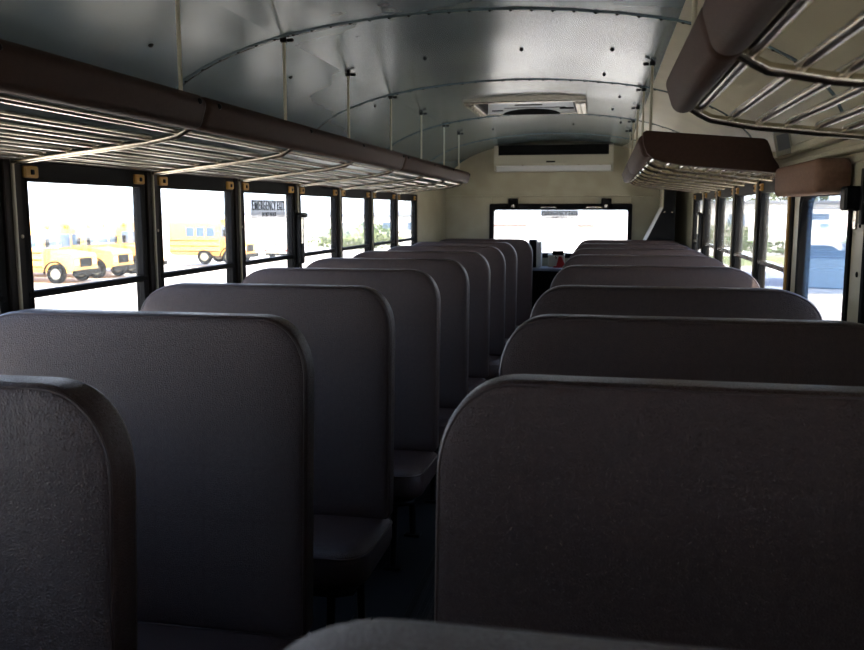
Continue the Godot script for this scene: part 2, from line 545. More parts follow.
func build_rear() -> void:
	var w := thing("wall_rear", Vector3.ZERO, "cream sheet metal rear wall around the wide rear window", "wall", "", "structure")
	var out := PackedVector2Array()
	for k in 41:
		var r := lerpf(1.03, -1.03, k / 40.0)
		out.append(Vector2(XC + r, roof_y(r * 1.11) + 0.03))
	out.append(Vector2(XC - 1.07, 0.1385)); out.append(Vector2(XC + 1.07, 0.1385))
	var back := Vector3(0, 0, -0.06)
	var st := ms()
	prism(st, out, P(0, 0, REAR), Vector3.RIGHT, Vector3.UP, back)
	part("upper_panel", st, M.cream, w)
	# a lapped strip over the seam
	slab("seam_strip", XC - 1.06, XC + 1.06, 0.128, 0.142, REAR - 0.006, REAR + 0.01, M.cream, w)
	slab("side_panel", XC - 1.07, -1.03, -1.40, 0.1355, REAR, REAR + 0.06, M.cream, w)
	slab("side_panel", 0.235, XC + 1.07, -1.40, 0.1355, REAR, REAR + 0.06, M.cream, w)
	slab("middle_panel", -1.03, 0.235, 0.05, 0.1355, REAR, REAR + 0.06, M.cream, w)
	slab("lower_panel", -1.03, 0.235, -1.40, -0.40, REAR, REAR + 0.06, M.cream, w)
	var f := thing("window_rear", Vector3.ZERO, "wide rear window in a black frame with two top hinges", "window", "", "structure")
	st = ms()
	loop_frame(st, rrect(-1.045, 0.25, -0.43, 0.066, 0.015), rrect(-1.005, 0.212, -0.385, 0.008, 0.02), P(0, 0, REAR - 0.02), Vector3.RIGHT, Vector3.UP, Vector3(0, 0, -0.08))
	part("window_frame", st, M.black, f)
	slab("rear_glass", -1.01, 0.216, -0.39, 0.012, REAR + 0.02, REAR + 0.024, M.glass, f, 0.0)
	for x in [-0.825, 0.018]:
		slab("hinge", x - 0.045, x + 0.045, 0.03, 0.115, REAR - 0.045, REAR - 0.002, M.black, f, 0.006)
		slab("hinge_bolt", x - 0.015, x + 0.015, 0.03, 0.06, REAR - 0.055, REAR - 0.04, M.steel, f, 0.004)
	for x in [-0.50, -0.09]:
		var s2 := ms()
		tube(s2, [P(x - 0.07, 0.03, REAR - 0.02), P(x - 0.06, 0.035, REAR - 0.045), P(x + 0.06, 0.035, REAR - 0.045), P(x + 0.07, 0.03, REAR - 0.02)], 0.007, 8)
		part("catch", s2, M.steel, f)
	exit_sign(f, P(-0.40, -0.035, REAR + 0.014), Basis.IDENTITY, 0.34, 0.082)

func build_front() -> void:  # unseen bulkhead, added closed and close to keep light off the seats
	var w := thing("added_front_wall", Vector3.ZERO, "added dark front bulkhead behind the viewer to cut light", "wall", "", "structure")
	var out := PackedVector2Array()
	for k in 41:
		var r := lerpf(1.17, -1.17, k / 40.0)
		out.append(Vector2(XC + r, roof_y(r) + 0.04))
	out.append(Vector2(XC - 1.2, 0.30)); out.append(Vector2(XC + 1.2, 0.30))
	var st := ms()
	prism(st, out, P(0, 0, FRONT), Vector3.RIGHT, Vector3.UP, Vector3(0, 0, 0.06))
	part("upper_panel", st, M.cream, w)
	slab("lower_panel", XC - 1.2, XC + 1.2, -1.40, 0.30, FRONT - 0.06, FRONT, M.dark_metal, w)

func build_floor() -> void:
	var f := thing("floor", Vector3.ZERO, "dark rubber bus floor with a ribbed aisle runner", "floor", "", "structure")
	slab("floor_slab", XC - 1.215, XC + 1.215, -1.48, -1.40, FRONT - 0.06, REAR + 0.06, M.floor, f)
	var st := ms()
	bx(st, P(-0.4475, -1.3985, 2.9), Vector3(0.36, 0.003, 9.6), 0.0)
	for k in 17:
		bx(st, P(-0.4475 - 0.16 + 0.02 * k, -1.396, 2.9), Vector3(0.009, 0.004, 9.6), 0.0015)
	part("aisle_runner", st, M.runner, f)
	for x in [-0.635, -0.26]:
		slab("edge_strip", x - 0.012, x + 0.012, -1.401, -1.394, -1.9, 7.6, M.dark_metal, f, 0.002)

# ---------------------------------------------------------------- seats
func corner_loop(x0: float, x1: float, y0: float, y1: float, aisle_x: float, aisle_y: float, win_x: float, win_y: float, inset: float) -> Array:
	# outline seen from the front; the aisle corner is at x1
	var out := []
	var a := [[x1 - inset, y0 + inset]]
	var rb := 0.02
	var add_corner := func(cx: float, cy: float, rx: float, ry: float, from: float, n: int) -> void:
		for k in n + 1:
			var an := deg_to_rad(from + 90.0 * k / n)
			var c := cos(an)
			var s := sin(an)
			# slightly squarer than an ellipse
			var e := 0.90
			out.append(Vector2(cx + rx * sign(c) * pow(abs(c), e), cy + ry * sign(s) * pow(abs(s), e)))
	add_corner.call(x1 - inset - rb, y0 + inset + rb, rb, rb, -90.0, 3)
	add_corner.call(x1 - aisle_x, y1 - aisle_y, max(aisle_x - inset, 0.01), max(aisle_y - inset, 0.01), 0.0, 14)
	add_corner.call(x0 + win_x, y1 - win_y, max(win_x - inset, 0.01), max(win_y - inset, 0.01), 90.0, 14)
	add_corner.call(x0 + inset + rb, y0 + inset + rb, rb, rb, 180.0, 3)
	return out

func make_seat(wide: float, mirror: bool) -> Dictionary:
	# local space: floor at y 0, top rear edge of the back above z 0, the seat faces +z, aisle at +x (or -x when mirrored)
	var sg := -1.0 if mirror else 1.0
	var hx := wide / 2
	var t := 0.078
	var y0 := 0.40
	var y1 := CY - 0.243
	var lean := 0.055 / (y1 - y0)
	var place := func(p: Vector2, z: float) -> Vector3:
		return Vector3(p.x * sg, p.y, z + (y1 - p.y) * lean + t / 2)
	var loop := func(i: float) -> Array: return corner_loop(-hx, hx, y0, y1, 0.125, 0.15, 0.165, 0.125, i)
	var st := ms()
	var spec := [[0.12, t / 2 + 0.009], [0.08, t / 2 + 0.0075], [0.045, t / 2 + 0.0045], [0.018, t / 2 + 0.001], [0.009, t / 2 - 0.002], [0.003, t / 2 - 0.007], [0.0, t / 2 - 0.014], [0.0, 0.0], [0.0, -t / 2 + 0.020], [0.004, -t / 2 + 0.010], [0.014, -t / 2 + 0.003], [0.03, -t / 2], [0.10, -t / 2]]
	var rows := []
	for sp in spec:
		var ring := []
		for p in loop.call(sp[0]): ring.append(place.call(p, sp[1]))
		rows.append(ring)
	grid(st, rows, true, mirror)
	for e in [0, rows.size() - 1]:
		var mid := Vector3.ZERO
		for p in rows[e]: mid += p
		mid /= rows[e].size()
		for k in rows[e].size():
			var k2: int = (k + 1) % rows[e].size()
			if (e == 0) != mirror: tri(st, mid, rows[e][k2], rows[e][k])
			else: tri(st, mid, rows[e][k], rows[e][k2])
	var back := done(st)
	st = ms()
	for sp in [[0.0055, t / 2 - 0.0045], [0.012, -t / 2 + 0.003]]:
		var pts := []
		for p in loop.call(sp[0]): pts.append(place.call(p, sp[1]))
		tube(st, pts, 0.0023, 6, true)
	var piping := done(st)
	# cushion with a rounded rim, a little higher at its front
	st = ms()
	var cz0 := 0.0
	var cz1 := 0.44
	var crow := []
	for sp in [[0.10, 0.130], [0.05, 0.127], [0.022, 0.118], [0.006, 0.103], [0.0, 0.085], [0.0, 0.03], [0.008, 0.008], [0.03, 0.0], [0.12, 0.0]]:
		var ring := []
		for p in rrect(-hx + sp[0], hx - 0.004 - sp[0], cz0 + sp[0], cz1 - sp[0], max(0.085 - sp[0], 0.012), 7):
			ring.append(Vector3(p.x * sg, 0.288 + sp[1] - (0.02 * (1.0 - p.y / cz1) if sp[1] > 0.05 else 0.0), p.y))
		crow.append(ring)
	grid(st, crow, true, not mirror)
	for e in [0, crow.size() - 1]:
		var mid := Vector3.ZERO
		for p in crow[e]: mid += p
		mid /= crow[e].size()
		for k in crow[e].size(): tri(st, mid, crow[e][k], crow[e][(k + 1) % crow[e].size()])
	var cushion := done(st)
	st = ms()
	var pts2 := []
	for p in rrect(-hx + 0.002, hx - 0.006, cz0 + 0.002, cz1 - 0.002, 0.083, 7): pts2.append(Vector3(p.x * sg, 0.288 + 0.098 - 0.02 * (1.0 - p.y / cz1), p.y))
	tube(st, pts2, 0.004, 6, true)
	var welt := done(st)
	# frame and legs
	st = ms()
	tube(st, [Vector3((hx - 0.05) * sg, 0.275, 0.03), Vector3((hx - 0.05) * sg, 0.275, 0.40), Vector3((hx - 0.09) * sg, 0.275, 0.42), Vector3(-(hx - 0.03) * sg, 0.275, 0.42), Vector3(-(hx - 0.03) * sg, 0.275, 0.03)], 0.013, 8, true)
	tube(st, [Vector3((hx - 0.06) * sg, 0.275, 0.05), Vector3((hx - 0.06) * sg, 0.45, 0.03)], 0.013, 8)
	tube(st, [Vector3(-(hx - 0.06) * sg, 0.275, 0.05), Vector3(-(hx - 0.06) * sg, 0.45, 0.03)], 0.013, 8)
	var frame := done(st)
	var legs := []
	for z in [0.07, 0.37]:
		for x in [hx - 0.12, -(hx - 0.05)]:
			st = ms()
			tube(st, [Vector3(x * sg, 0.275, z), Vector3(x * sg, 0.012, z + (0.03 if z > 0.2 else -0.02))], 0.014, 8)
			bx(st, Vector3(x * sg, 0.006, z + (0.03 if z > 0.2 else -0.02)), Vector3(0.07, 0.012, 0.05), 0.003)
			legs.append(done(st))
	return {"back": back, "piping": piping, "cushion": cushion, "welt": welt, "frame": frame, "legs": legs}

func seat(kit: Dictionary, x: float, d: float, label: String, group: String) -> void:
	var s := thing("bench_seat", Vector3(x, 0, -d), label, "seat", group)
	var b := put("backrest", kit.back, M.vinyl, s)
	put("piping", kit.piping, M.piping, b)
	var c := put("cushion", kit.cushion, M.vinyl, s)
	put("piping", kit.welt, M.piping, c)
	put("seat_frame", kit.frame, M.black, s)
	for l in kit.legs: put("leg", l, M.black, s)

func build_seats() -> void:
	var order := ["last", "second to last", "third from last", "fourth from last", "fifth from last", "sixth from last", "seventh from last", "eighth from last", "ninth from last", "added unseen tenth from last", "added unseen eleventh from last", "added unseen twelfth from last", "thirteenth from last", "fourteenth from last", "fifteenth from last"]
	var lw := 0.888
	var left := make_seat(lw, false)
	var ld := [-1.30, -0.50, 0.31, 1.12, 1.91, 2.71, 3.51, 4.30, 5.12, 5.94, 6.75, 7.52]  # the first three, out of view, are added to shade the others
	for i in ld.size():
		var x := -0.660 - lw / 2
		if i == ld.size() - 1: x += 0.06
		seat(left, x, ld[i], "brown vinyl bench seat, %s in the row under the long rack" % order[ld.size() - 1 - i], "bench seats under the long luggage rack")
	var rw := 0.912
	var right := make_seat(rw, true)
	var rd := [-1.13, -0.315, 0.488, 1.28, 2.05, 2.87, 3.95, 4.90, 5.75, 6.60, 7.45]  # two unseen seats lead the row, added to hold back light
	for i in rd.size():
		seat(right, -0.235 + rw / 2, rd[i], "brown vinyl bench seat, %s in the row beside the lift door" % order[rd.size() - 1 - i], "bench seats along the lift door side")

# ---------------------------------------------------------------- luggage racks
func rack_curve(rel: float) -> float:
	var pr := [[0.596, 0.232], [0.615, 0.213], [0.65, 0.194], [0.735, 0.178], [1.13, 0.134]]
	for i in pr.size() - 1:
		if rel <= pr[i + 1][0]: return lerp(pr[i][1], pr[i + 1][1], (rel - pr[i][0]) / (pr[i + 1][0] - pr[i][0]))
	return 0.134

func bumper_outline(grow := 0.0) -> Array:
	# (rel, y) outline of the padded edge, leaning so that its foot lies nearer the wall
	var out := []
	var c := Vector2(0.588, 0.247)
	var up := Vector2(-0.30, 0.954).normalized()
	var side := Vector2(up.y, -up.x)
	for p in rrect(-0.027 - grow, 0.027 + grow, -0.044 - grow, 0.044 + grow, 0.026 + grow, 6):
		out.append(c + side * p.x + up * p.y)
	return out

func bumper(parent: Node, s: int, d0: float, d1: float, snaps: Array) -> void:
	var rows := []
	for q in [[d0, -0.012], [d0 + 0.006, -0.004], [d0 + 0.02, 0.0], [d1 - 0.02, 0.0], [d1 - 0.006, -0.004], [d1, -0.012]]:
		var ring := []
		for p in bumper_outline(q[1]): ring.append(P(XC + s * p.x, p.y, q[0]))
		rows.append(ring)
	var st := ms()
	grid(st, rows, true, s > 0)
	for e in [0, rows.size() - 1]:
		var mid := Vector3.ZERO
		for p in rows[e]: mid += p
		mid /= rows[e].size()
		for k in rows[e].size(): tri(st, mid, rows[e][k], rows[e][(k + 1) % rows[e].size()])
	var b := part("padded_edge", st, M.bumper, parent)
	if s > 0: snaps = []
	for d in snaps:
		var sn := ms()
		lathe(sn, [[0.008, -0.002], [0.008, 0.003], [0.005, 0.006], [0.0, 0.007]], P(XC + s * 0.557, 0.270, d), Vector3(-s * 0.954, 0.30, 0), 10)
		part("snap", sn, M.black, b)

func build_rack(s: int, d0: float, d1: float, joints: Array, tubes: Array, rods: Array, label: String) -> Node3D:
	var r := thing("luggage_rack", Vector3.ZERO, label, "rack")
	var rels := [0.617, 0.655, 0.735, 0.815, 0.89, 0.97, 1.05, 1.11] if s < 0 else [0.630, 0.695, 0.751, 0.807, 0.867, 0.92, 0.98, 1.04, 1.10]
	for rel in rels:
		var st := ms()
		tube(st, [P(XC + s * rel, rack_curve(rel) + 0.012, d0), P(XC + s * rel, rack_curve(rel) + 0.012, d1)], 0.0088 if rel > 0.64 else 0.010, 8)
		part("bar", st, M.steel, r)
	for d in tubes:
		var st := ms()
		var pts := []
		for k in 17:
			var rel := lerpf(0.600, 1.138, pow(k / 16.0, 1.4))
			pts.append(P(XC + s * rel, rack_curve(rel), d))
		tube(st, pts, 0.0095, 8)
		part("cross_tube", st, M.steel, r)
	for i in joints.size() - 1:
		var a: float = joints[i]
		var b: float = joints[i + 1]
		bumper(r, s, a + 0.003, b - 0.003, [a + 0.06, (a * 2 + b) / 3 + 0.04, (a + 2 * b) / 3 - 0.04, b - 0.05])
	for d in rods:
		var st := ms()
		var rr := 0.632 if s < 0 else 0.606
		var top := roof_y(rr)
		tube(st, [P(XC + s * rr, 0.225, d), P(XC + s * rr, top - 0.012, d)], 0.0055, 8)
		var rod := part("hanger_rod", st, M.rod, r)
		st = ms()
		bx(st, P(XC + s * rr, top - 0.008, d), Vector3(0.022, 0.018, 0.022), 0.004)
		bx(st, P(XC + s * (rr - 0.025), top - 0.010, d - 0.005), Vector3(0.022, 0.012, 0.014), 0.003)
		part("bracket", st, M.dark_metal, rod)
	# wall rail that carries the back of the rack
	var rail := ms()
	bx(rail, P(XC + s * 1.136, 0.148, (d0 + d1) / 2), Vector3(0.016, 0.02, d1 - d0), 0.004)
	part("wall_rail", rail, M.steel, r)
	return r

func build_racks() -> void:
	var rods := []
	var tubes := []
	for k in range(-5, 7):
		rods.append(POST0 - 0.01 + PITCH * k)
		tubes.append(POST0 + PITCH * k)
	tubes.append(6.41)
	tubes = tubes.filter(func(d): return d < 6.42)
	rods = rods.filter(func(d): return d < 6.3)
	rods.append(6.33)
	build_rack(-1, -1.85, 6.42, [-1.85, -0.14, 2.06, 4.27, 6.42], tubes, rods, "long chromed luggage rack with brown padded edge above the emergency exit window")
	var t2 := [-1.8, -1.3, -0.68, 0.0, 0.62, 1.27, 1.92]
	build_rack(1, -1.85, 1.92, [-1.85, -0.6, 1.24, 1.92], t2, [-1.6, -0.13, 0.6, 1.335, 1.88], "chromed luggage rack with brown padded edge ending in front of the lift door")
	var t3 := [3.41, 3.9, 4.275, 4.65, 5.01, 5.38, 5.745, 6.11, 6.48]
	var r := build_rack(1, 3.40, 6.48, [3.40, 5.0, 6.48], t3, [3.53, 4.265, 5.0, 5.735, 6.40], "chromed luggage rack with a brown padded end panel behind the lift door")
	# padded end panel
	var st := ms()
	var poly := PackedVector2Array()
	for p in [[0.570, 0.290], [0.574, 0.25], [0.588, 0.215], [0.612, 0.195], [0.65, 0.182], [0.735, 0.168], [1.045, 0.140], [1.062, 0.145], [1.055, 0.165], [1.035, 0.195], [1.022, 0.235], [1.012, 0.255], [1.0, 0.262], [0.582, 0.298]]:
		poly.append(Vector2(p[0], p[1]))
	prism(st, poly, P(XC, 0, 3.335), Vector3.RIGHT, Vector3.UP, Vector3(0, 0, -0.05))
	part("end_panel", st, M.bumper, r)

# ---------------------------------------------------------------- fittings
func build_fittings() -> void:
	var xi := XC + HALF
	# header pad over the lift door
	var pad := thing("header_pad", P(xi - 0.05, 0.103, 3.015), "brown padded bumper block above the lift door window", "pad")
	var rows := []
	for q in [[-0.315, -0.02], [-0.307, -0.006], [-0.29, 0.0], [0.29, 0.0], [0.307, -0.006], [0.315, -0.02]]:
		var ring := []
		for p in rrect(-0.055 - q[1], 0.046 + q[1] * 0.2, -0.052 - q[1], 0.052 + q[1], 0.018, 4):
			ring.append(Vector3(p.x, p.y, q[0]))
		rows.append(ring)
	var st := ms()
	grid(st, rows, true)
	for e in [0, rows.size() - 1]:
		for k in rows[e].size(): tri(st, Vector3(-0.01, 0, rows[e][0].z), rows[e][k], rows[e][(k + 1) % rows[e].size()])
	part("cushion_block", st, M.pad, pad)
	# cream rails over the door
	var t := thing("trim_1", Vector3.ZERO, "cream metal rails along the wall top above the lift door", "trim", "", "structure")
	slab("rail", xi - 0.055, xi - 0.015, 0.205, 0.235, 1.95, 7.0, M.cream, t, 0.006)
	slab("rail", xi - 0.035, xi + 0.005, 0.165, 0.185, 1.95, 7.2, M.cream, t, 0.005)
	# printed plate on the roof side above the door
	var pl := thing("instruction_plate", Vector3.ZERO, "small grey printed plate beside the rack end panel above the header pad", "plate")
	var bs := Basis(Vector3.UP, 0.5) * Basis(Vector3.BACK, 0.25)
	box_part("plate", P(0.624, 0.242, 3.300), Vector3(0.075, 0.085, 0.004), mat(Color(0.66, 0.65, 0.60), 0.3), pl, 0.001, bs)
	box_part("print_block", P(0.624, 0.242, 3.300) + bs * Vector3(0, 0.004, 0.0025), Vector3(0.052, 0.056, 0.001), mat(Color(0.47, 0.49, 0.52), 0.4), pl, 0.0, bs)
	# roof hatch
	var h := thing("roof_hatch", P(XC - 0.02, 0.0, 5.15), "white roof ventilation hatch with slots in the curved ceiling", "hatch")
	var hz := 0.26
	var hw := 0.28
	for q in [[0.0, hz + 0.03, 2 * hw + 0.12, 0.06], [0.0, -hz - 0.03, 2 * hw + 0.12, 0.06]]:
		box_part("flange", Vector3(q[0], 0.617, q[1]), Vector3(q[2], 0.038, q[3]), M.steel, h, 0.005)
	for x in [-hw - 0.03, hw + 0.03]:
		box_part("flange", Vector3(x, 0.600, 0), Vector3(0.06, 0.024, 2 * hz), M.steel, h, 0.005)
		for z in [-0.22, -0.11, 0.0, 0.11, 0.22]:
			var s2 := ms()
			lathe(s2, [[0.007, 0.0], [0.006, 0.004], [0.0, 0.006]], Vector3(x, 0.589, z), Vector3.DOWN, 8)
			part("screw", s2, M.steel, h)
	box_part("tray_wall", Vector3(0, 0.665, -hz), Vector3(2 * hw, 0.13, 0.02), M.white, h)
	box_part("tray_wall", Vector3(0, 0.665, hz), Vector3(2 * hw, 0.13, 0.02), M.white, h)
	for x in [-hw, hw]: box_part("tray_wall", Vector3(x, 0.665, 0), Vector3(0.02, 0.13, 2 * hz), M.dark_metal, h)
	box_part("lid", Vector3(0, 0.735, 0), Vector3(2 * hw + 0.04, 0.015, 2 * hz + 0.04), M.hatch_lid, h)
	for q in [[-0.02, 0.650, 0.17, 0.007], [0.02, 0.633, 0.38, 0.004], [-0.21, 0.618, 0.07, 0.007], [0.215, 0.626, 0.085, 0.010]]:
		box_part("slot", Vector3(q[0], q[1], -hz + 0.011), Vector3(q[2], q[3], 0.004), M.black, h, 0.001)
	var arc := PackedVector2Array()
	for k in 17:
		var an := PI * k / 16.0
		arc.append(Vector2(0.18 * cos(an), 0.590 + 0.037 * sin(an)))
	st = ms()
	prism(st, arc, Vector3(0, 0, -hz + 0.016), Vector3.RIGHT, Vector3.UP, Vector3(0, 0, -0.004))
	part("vent_mouth", st, M.black, h)
	# air conditioner on the rear wall
	var ac := thing("air_conditioner", P(-0.46, 0.48, REAR - 0.001), "long beige split air conditioner high on the rear wall", "air conditioner")
	var prof := PackedVector2Array([Vector2(0, 0.115), Vector2(0.12, 0.115), Vector2(0.15, 0.10), Vector2(0.155, -0.055), Vector2(0.15, -0.075), Vector2(0.10, -0.125), Vector2(0, -0.125)])
	st = ms()
	prism(st, prof, Vector3(-0.53, 0, 0), Vector3(0, 0, 1), Vector3.UP, Vector3(1.06, 0, 0))
	part("body", st, M.offwhite, ac)
	for x in [-0.525, 0.525]:
		box_part("end_cap", Vector3(x, -0.005, 0.076), Vector3(0.012, 0.23, 0.152), M.offwhite, ac, 0.005)
	var gr := box_part("intake_grille", Vector3(0.0, 0.062, 0.153), Vector3(0.98, 0.088, 0.010), M.black, ac, 0.003)
	for k in 5: box_part("slat", Vector3(0, 0.028 + 0.017 * k, 0.160), Vector3(0.97, 0.003, 0.006), M.dark_metal, gr, 0.001)
	box_part("air_flap", Vector3(0, -0.098, 0.132), Vector3(1.02, 0.010, 0.066), M.white, ac, 0.003, Basis(Vector3.RIGHT, -0.72))
	for x in [-0.27, 0.0, 0.23, 0.42]: box_part("flap_hinge", Vector3(x, -0.075, 0.152), Vector3(0.012, 0.012, 0.012), M.steel, ac, 0.003)
	box_part("badge", Vector3(-0.02, -0.042, 0.157), Vector3(0.08, 0.014, 0.004), M.dark_metal, ac, 0.001)
	# dark corner cabinet; its side, lit by the rear window, is painted pale
	var cab := thing("corner_cabinet", P(0.0, 0.0, 7.47), "tall black corner cabinet with light painted white on its slanting side beside the last window", "cabinet")
	var po := PackedVector2Array([Vector2(0.59, 0.235), Vector2(0.490, 0.235), Vector2(0.490, 0.03), Vector2(0.335, -0.30), Vector2(0.335, -1.395), Vector2(0.59, -1.395)])
	st = ms()
	prism(st, po, Vector3.ZERO, Vector3.RIGHT, Vector3.UP, Vector3(0, 0, -0.40))
	part("body", st, M.black, cab)
	var e1 := ms()
	prism(e1, PackedVector2Array([Vector2(0.4895, 0.235), Vector2(0.482, 0.235), Vector2(0.482, 0.028), Vector2(0.4895, 0.030)]), Vector3.ZERO, Vector3.RIGHT, Vector3.UP, Vector3(0, 0, -0.40))
	part("lit_side", e1, M.cream, cab)
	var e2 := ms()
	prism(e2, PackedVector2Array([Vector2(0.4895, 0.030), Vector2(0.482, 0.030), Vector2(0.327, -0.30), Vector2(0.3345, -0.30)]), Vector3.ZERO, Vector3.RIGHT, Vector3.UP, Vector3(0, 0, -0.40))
	part("lit_side", e2, M.white, cab)
	for x in [0.50, 0.56]:
		var s3 := ms()
		lathe(s3, [[0.008, 0.0], [0.007, 0.004], [0.0, 0.006]], Vector3(x, -0.01, 0), Vector3(0, 0, 1), 10)
		part("screw", s3, M.steel, cab)
	# engine shelf under the rear window with things on it
	var sh := thing("rear_shelf", P(-0.435, -1.40, 7.78), "dark engine cover shelf with sky sheen painted pale on top under the rear window", "shelf")
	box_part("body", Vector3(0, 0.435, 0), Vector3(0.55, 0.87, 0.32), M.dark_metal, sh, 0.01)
	box_part("shelf_top", Vector3(0, 0.8825, 0.005), Vector3(0.57, 0.025, 0.33), mat(Color(0.55, 0.60, 0.68), 0.3), sh, 0.006)  # pale blue colour stands in for the sky reflected on the top
	var sp := thing("speaker_box", P(-0.60, -0.505, 7.76), "black box with a white side panel standing on the rear shelf", "box")
	box_part("body", Vector3(-0.02, 0.125, 0), Vector3(0.07, 0.25, 0.16), M.black, sp, 0.006)
	box_part("side_panel", Vector3(0.036, 0.118, 0.0), Vector3(0.042, 0.225, 0.15), M.white, sp, 0.004)
	var fa := thing("white_case", P(-0.415, -0.505, 7.83), "small white case standing on the rear shelf", "case")
	box_part("body", Vector3(0, 0.05, 0), Vector3(0.15, 0.10, 0.06), M.offwhite, fa, 0.008)
	box_part("lid", Vector3(0, 0.108, 0), Vector3(0.154, 0.014, 0.064), M.white, fa, 0.004)
	box_part("clasp", Vector3(0, 0.09, 0.034), Vector3(0.03, 0.03, 0.006), M.steel, fa, 0.002)
	var rt := thing("red_triangle", P(-0.375, -0.505, 7.74), "small red warning triangle on the rear shelf before the white case", "triangle")
	st = ms()
	prism(st, PackedVector2Array([Vector2(-0.035, 0.012), Vector2(0.05, 0.012), Vector2(0.010, 0.10), Vector2(-0.012, 0.10)]), Vector3(0, 0, 0.008), Vector3.RIGHT, Vector3.UP, Vector3(0, 0, -0.016))
	part("reflector", st, M.red, rt)
	box_part("foot", Vector3(0, 0.006, 0), Vector3(0.12, 0.012, 0.05), M.red, rt, 0.003)
	box_part("sign_card", Vector3(-0.02, 0.13, 0.0), Vector3(0.10, 0.040, 0.006), M.dark_metal, rt, 0.001)

# ---------------------------------------------------------------- outside
func slope(x: float) -> float:      # the yard falls away on the side of the long rack
	return GROUND if x > -4.0 else GROUND - 1.25 * clampf((-4.0 - x) / 22.0, 0.0, 1.0)

func build_ground() -> void:
	var g := thing("ground", Vector3.ZERO, "pale paved yard around the bus", "ground", "", "structure")
	var st := ms()
	var xs := [-400.0, -120.0, -60.0, -26.0, -15.0, -4.0, 5.0, 60.0, 400.0]
	var zs := [200.0, 60.0, 0.0, -60.0, -200.0, -700.0]
	for i in xs.size() - 1:
		for j in zs.size() - 1:
			quad(st, Vector3(xs[i], slope(xs[i]), zs[j]), Vector3(xs[i + 1], slope(xs[i + 1]), zs[j]), Vector3(xs[i + 1], slope(xs[i + 1]), zs[j + 1]), Vector3(xs[i], slope(xs[i]), zs[j + 1]))
	part("yard", st, M.ground, g)
	box_part("grass_verge", Vector3(10.0, GROUND + 0.01, -43.5), Vector3(9, 0.04, 8), M.grass, g, 0.01)
	box_part("asphalt_lane", Vector3(7.5, GROUND + 0.01, -31.0), Vector3(8, 0.04, 9), M.asphalt, g, 0.01)

func wheel(parent: Node, at: Vector3, r: float) -> void:
	var st := ms()
	lathe(st, [[r * 0.58, -0.13], [r * 0.9, -0.14], [r, -0.09], [r, 0.09], [r * 0.9, 0.14], [r * 0.58, 0.13]], at, Vector3(0, 0, 1), 22)
	var w := part("tyre", st, M.rubber, parent)
	st = ms()
	lathe(st, [[0.0, -0.10], [r * 0.6, -0.10], [r * 0.6, 0.10], [r * 0.35, 0.05], [r * 0.18, 0.11], [0.0, 0.12]], at, Vector3(0, 0, 1), 16)
	part("hub", st, M.offwhite, w)

func school_bus(at: Vector3, turn: float, long: float, label: String) -> void:
	# local: faces +x, front bumper at x 0, body behind it
	var b := thing("school_bus", at, label, "bus", "parked yellow school buses")
	b.rotation.y = turn
	var st := ms()
	var sec := PackedVector2Array()
	for p in rrect(-1.2, 1.2, 0.55, 3.0, 0.42, 6): sec.append(Vector2(p.x, max(p.y, 0.55)))
	prism(st, sec, Vector3(-1.55, 0, 0), Vector3(0, 0, 1), Vector3.UP, Vector3(-long, 0, 0), true)
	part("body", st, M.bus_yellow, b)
	st = ms()
	var top := PackedVector2Array()
	for k in 13:
		var an := PI * k / 12.0
		top.append(Vector2(1.0 * cos(an), 2.76 + 0.26 * sin(an)))
	prism(st, top, Vector3(-1.7, 0, 0), Vector3(0, 0, 1), Vector3.UP, Vector3(-long + 0.3, 0, 0), true)
	part("roof", st, M.bus_white, b)
	st = ms()
	prism(st, PackedVector2Array([Vector2(0.0, 0.55), Vector2(0.0, 1.35), Vector2(-0.12, 1.5), Vector2(-1.6, 1.68), Vector2(-1.6, 0.55)]), Vector3(0, 0, -1.0), Vector3.RIGHT, Vector3.UP, Vector3(0, 0, 2.0))
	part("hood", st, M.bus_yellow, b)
	box_part("grille", Vector3(0.02, 1.05, 0), Vector3(0.05, 0.45, 1.0), M.black, b, 0.01)
	box_part("bumper", Vector3(0.06, 0.55, 0), Vector3(0.16, 0.26, 2.3), M.black, b, 0.02)
	for z in [-0.75, 0.75]:
		box_part("headlamp", Vector3(0.02, 1.05, z), Vector3(0.05, 0.22, 0.26), M.white, b, 0.02)
		box_part("windscreen", Vector3(-1.53, 2.12, z * 0.72), Vector3(0.06, 0.70, 0.98), M.bus_glass, b, 0.02)
		box_part("warning_lamp", Vector3(-1.50, 2.82, z), Vector3(0.10, 0.14, 0.30), M.amber, b, 0.02)
		box_part("mirror", Vector3(-1.2, 2.05, z * 1.75), Vector3(0.10, 0.42, 0.22), M.black, b, 0.02)
		wheel(b, Vector3(-0.95, 0.5, z * 1.42), 0.5)
		wheel(b, Vector3(-long + 0.9, 0.5, z * 1.42), 0.5)
		st = ms()
		var ap := []
		for k in 13:
			var an := PI * k / 12.0
			ap.append(Vector3(-0.95 + 0.62 * cos(an), 0.5 + 0.62 * sin(an), z * 1.60))
		tube(st, ap, 0.05, 6)
		part("wheel_arch", st, M.black, b)
		for yy in [0.85, 1.20, 1.55]:
			box_part("rub_rail", Vector3(-1.6 - long / 2, yy, z * 1.61), Vector3(long - 0.1, 0.06, 0.03), M.black, b, 0.01)
		var n := int((long - 0.8) / 0.72)
		for k in n:
			box_part("side_window", Vector3(-2.2 - 0.72 * k, 2.12, z * 1.605), Vector3(0.58, 0.62, 0.03), M.bus_glass, b, 0.02)

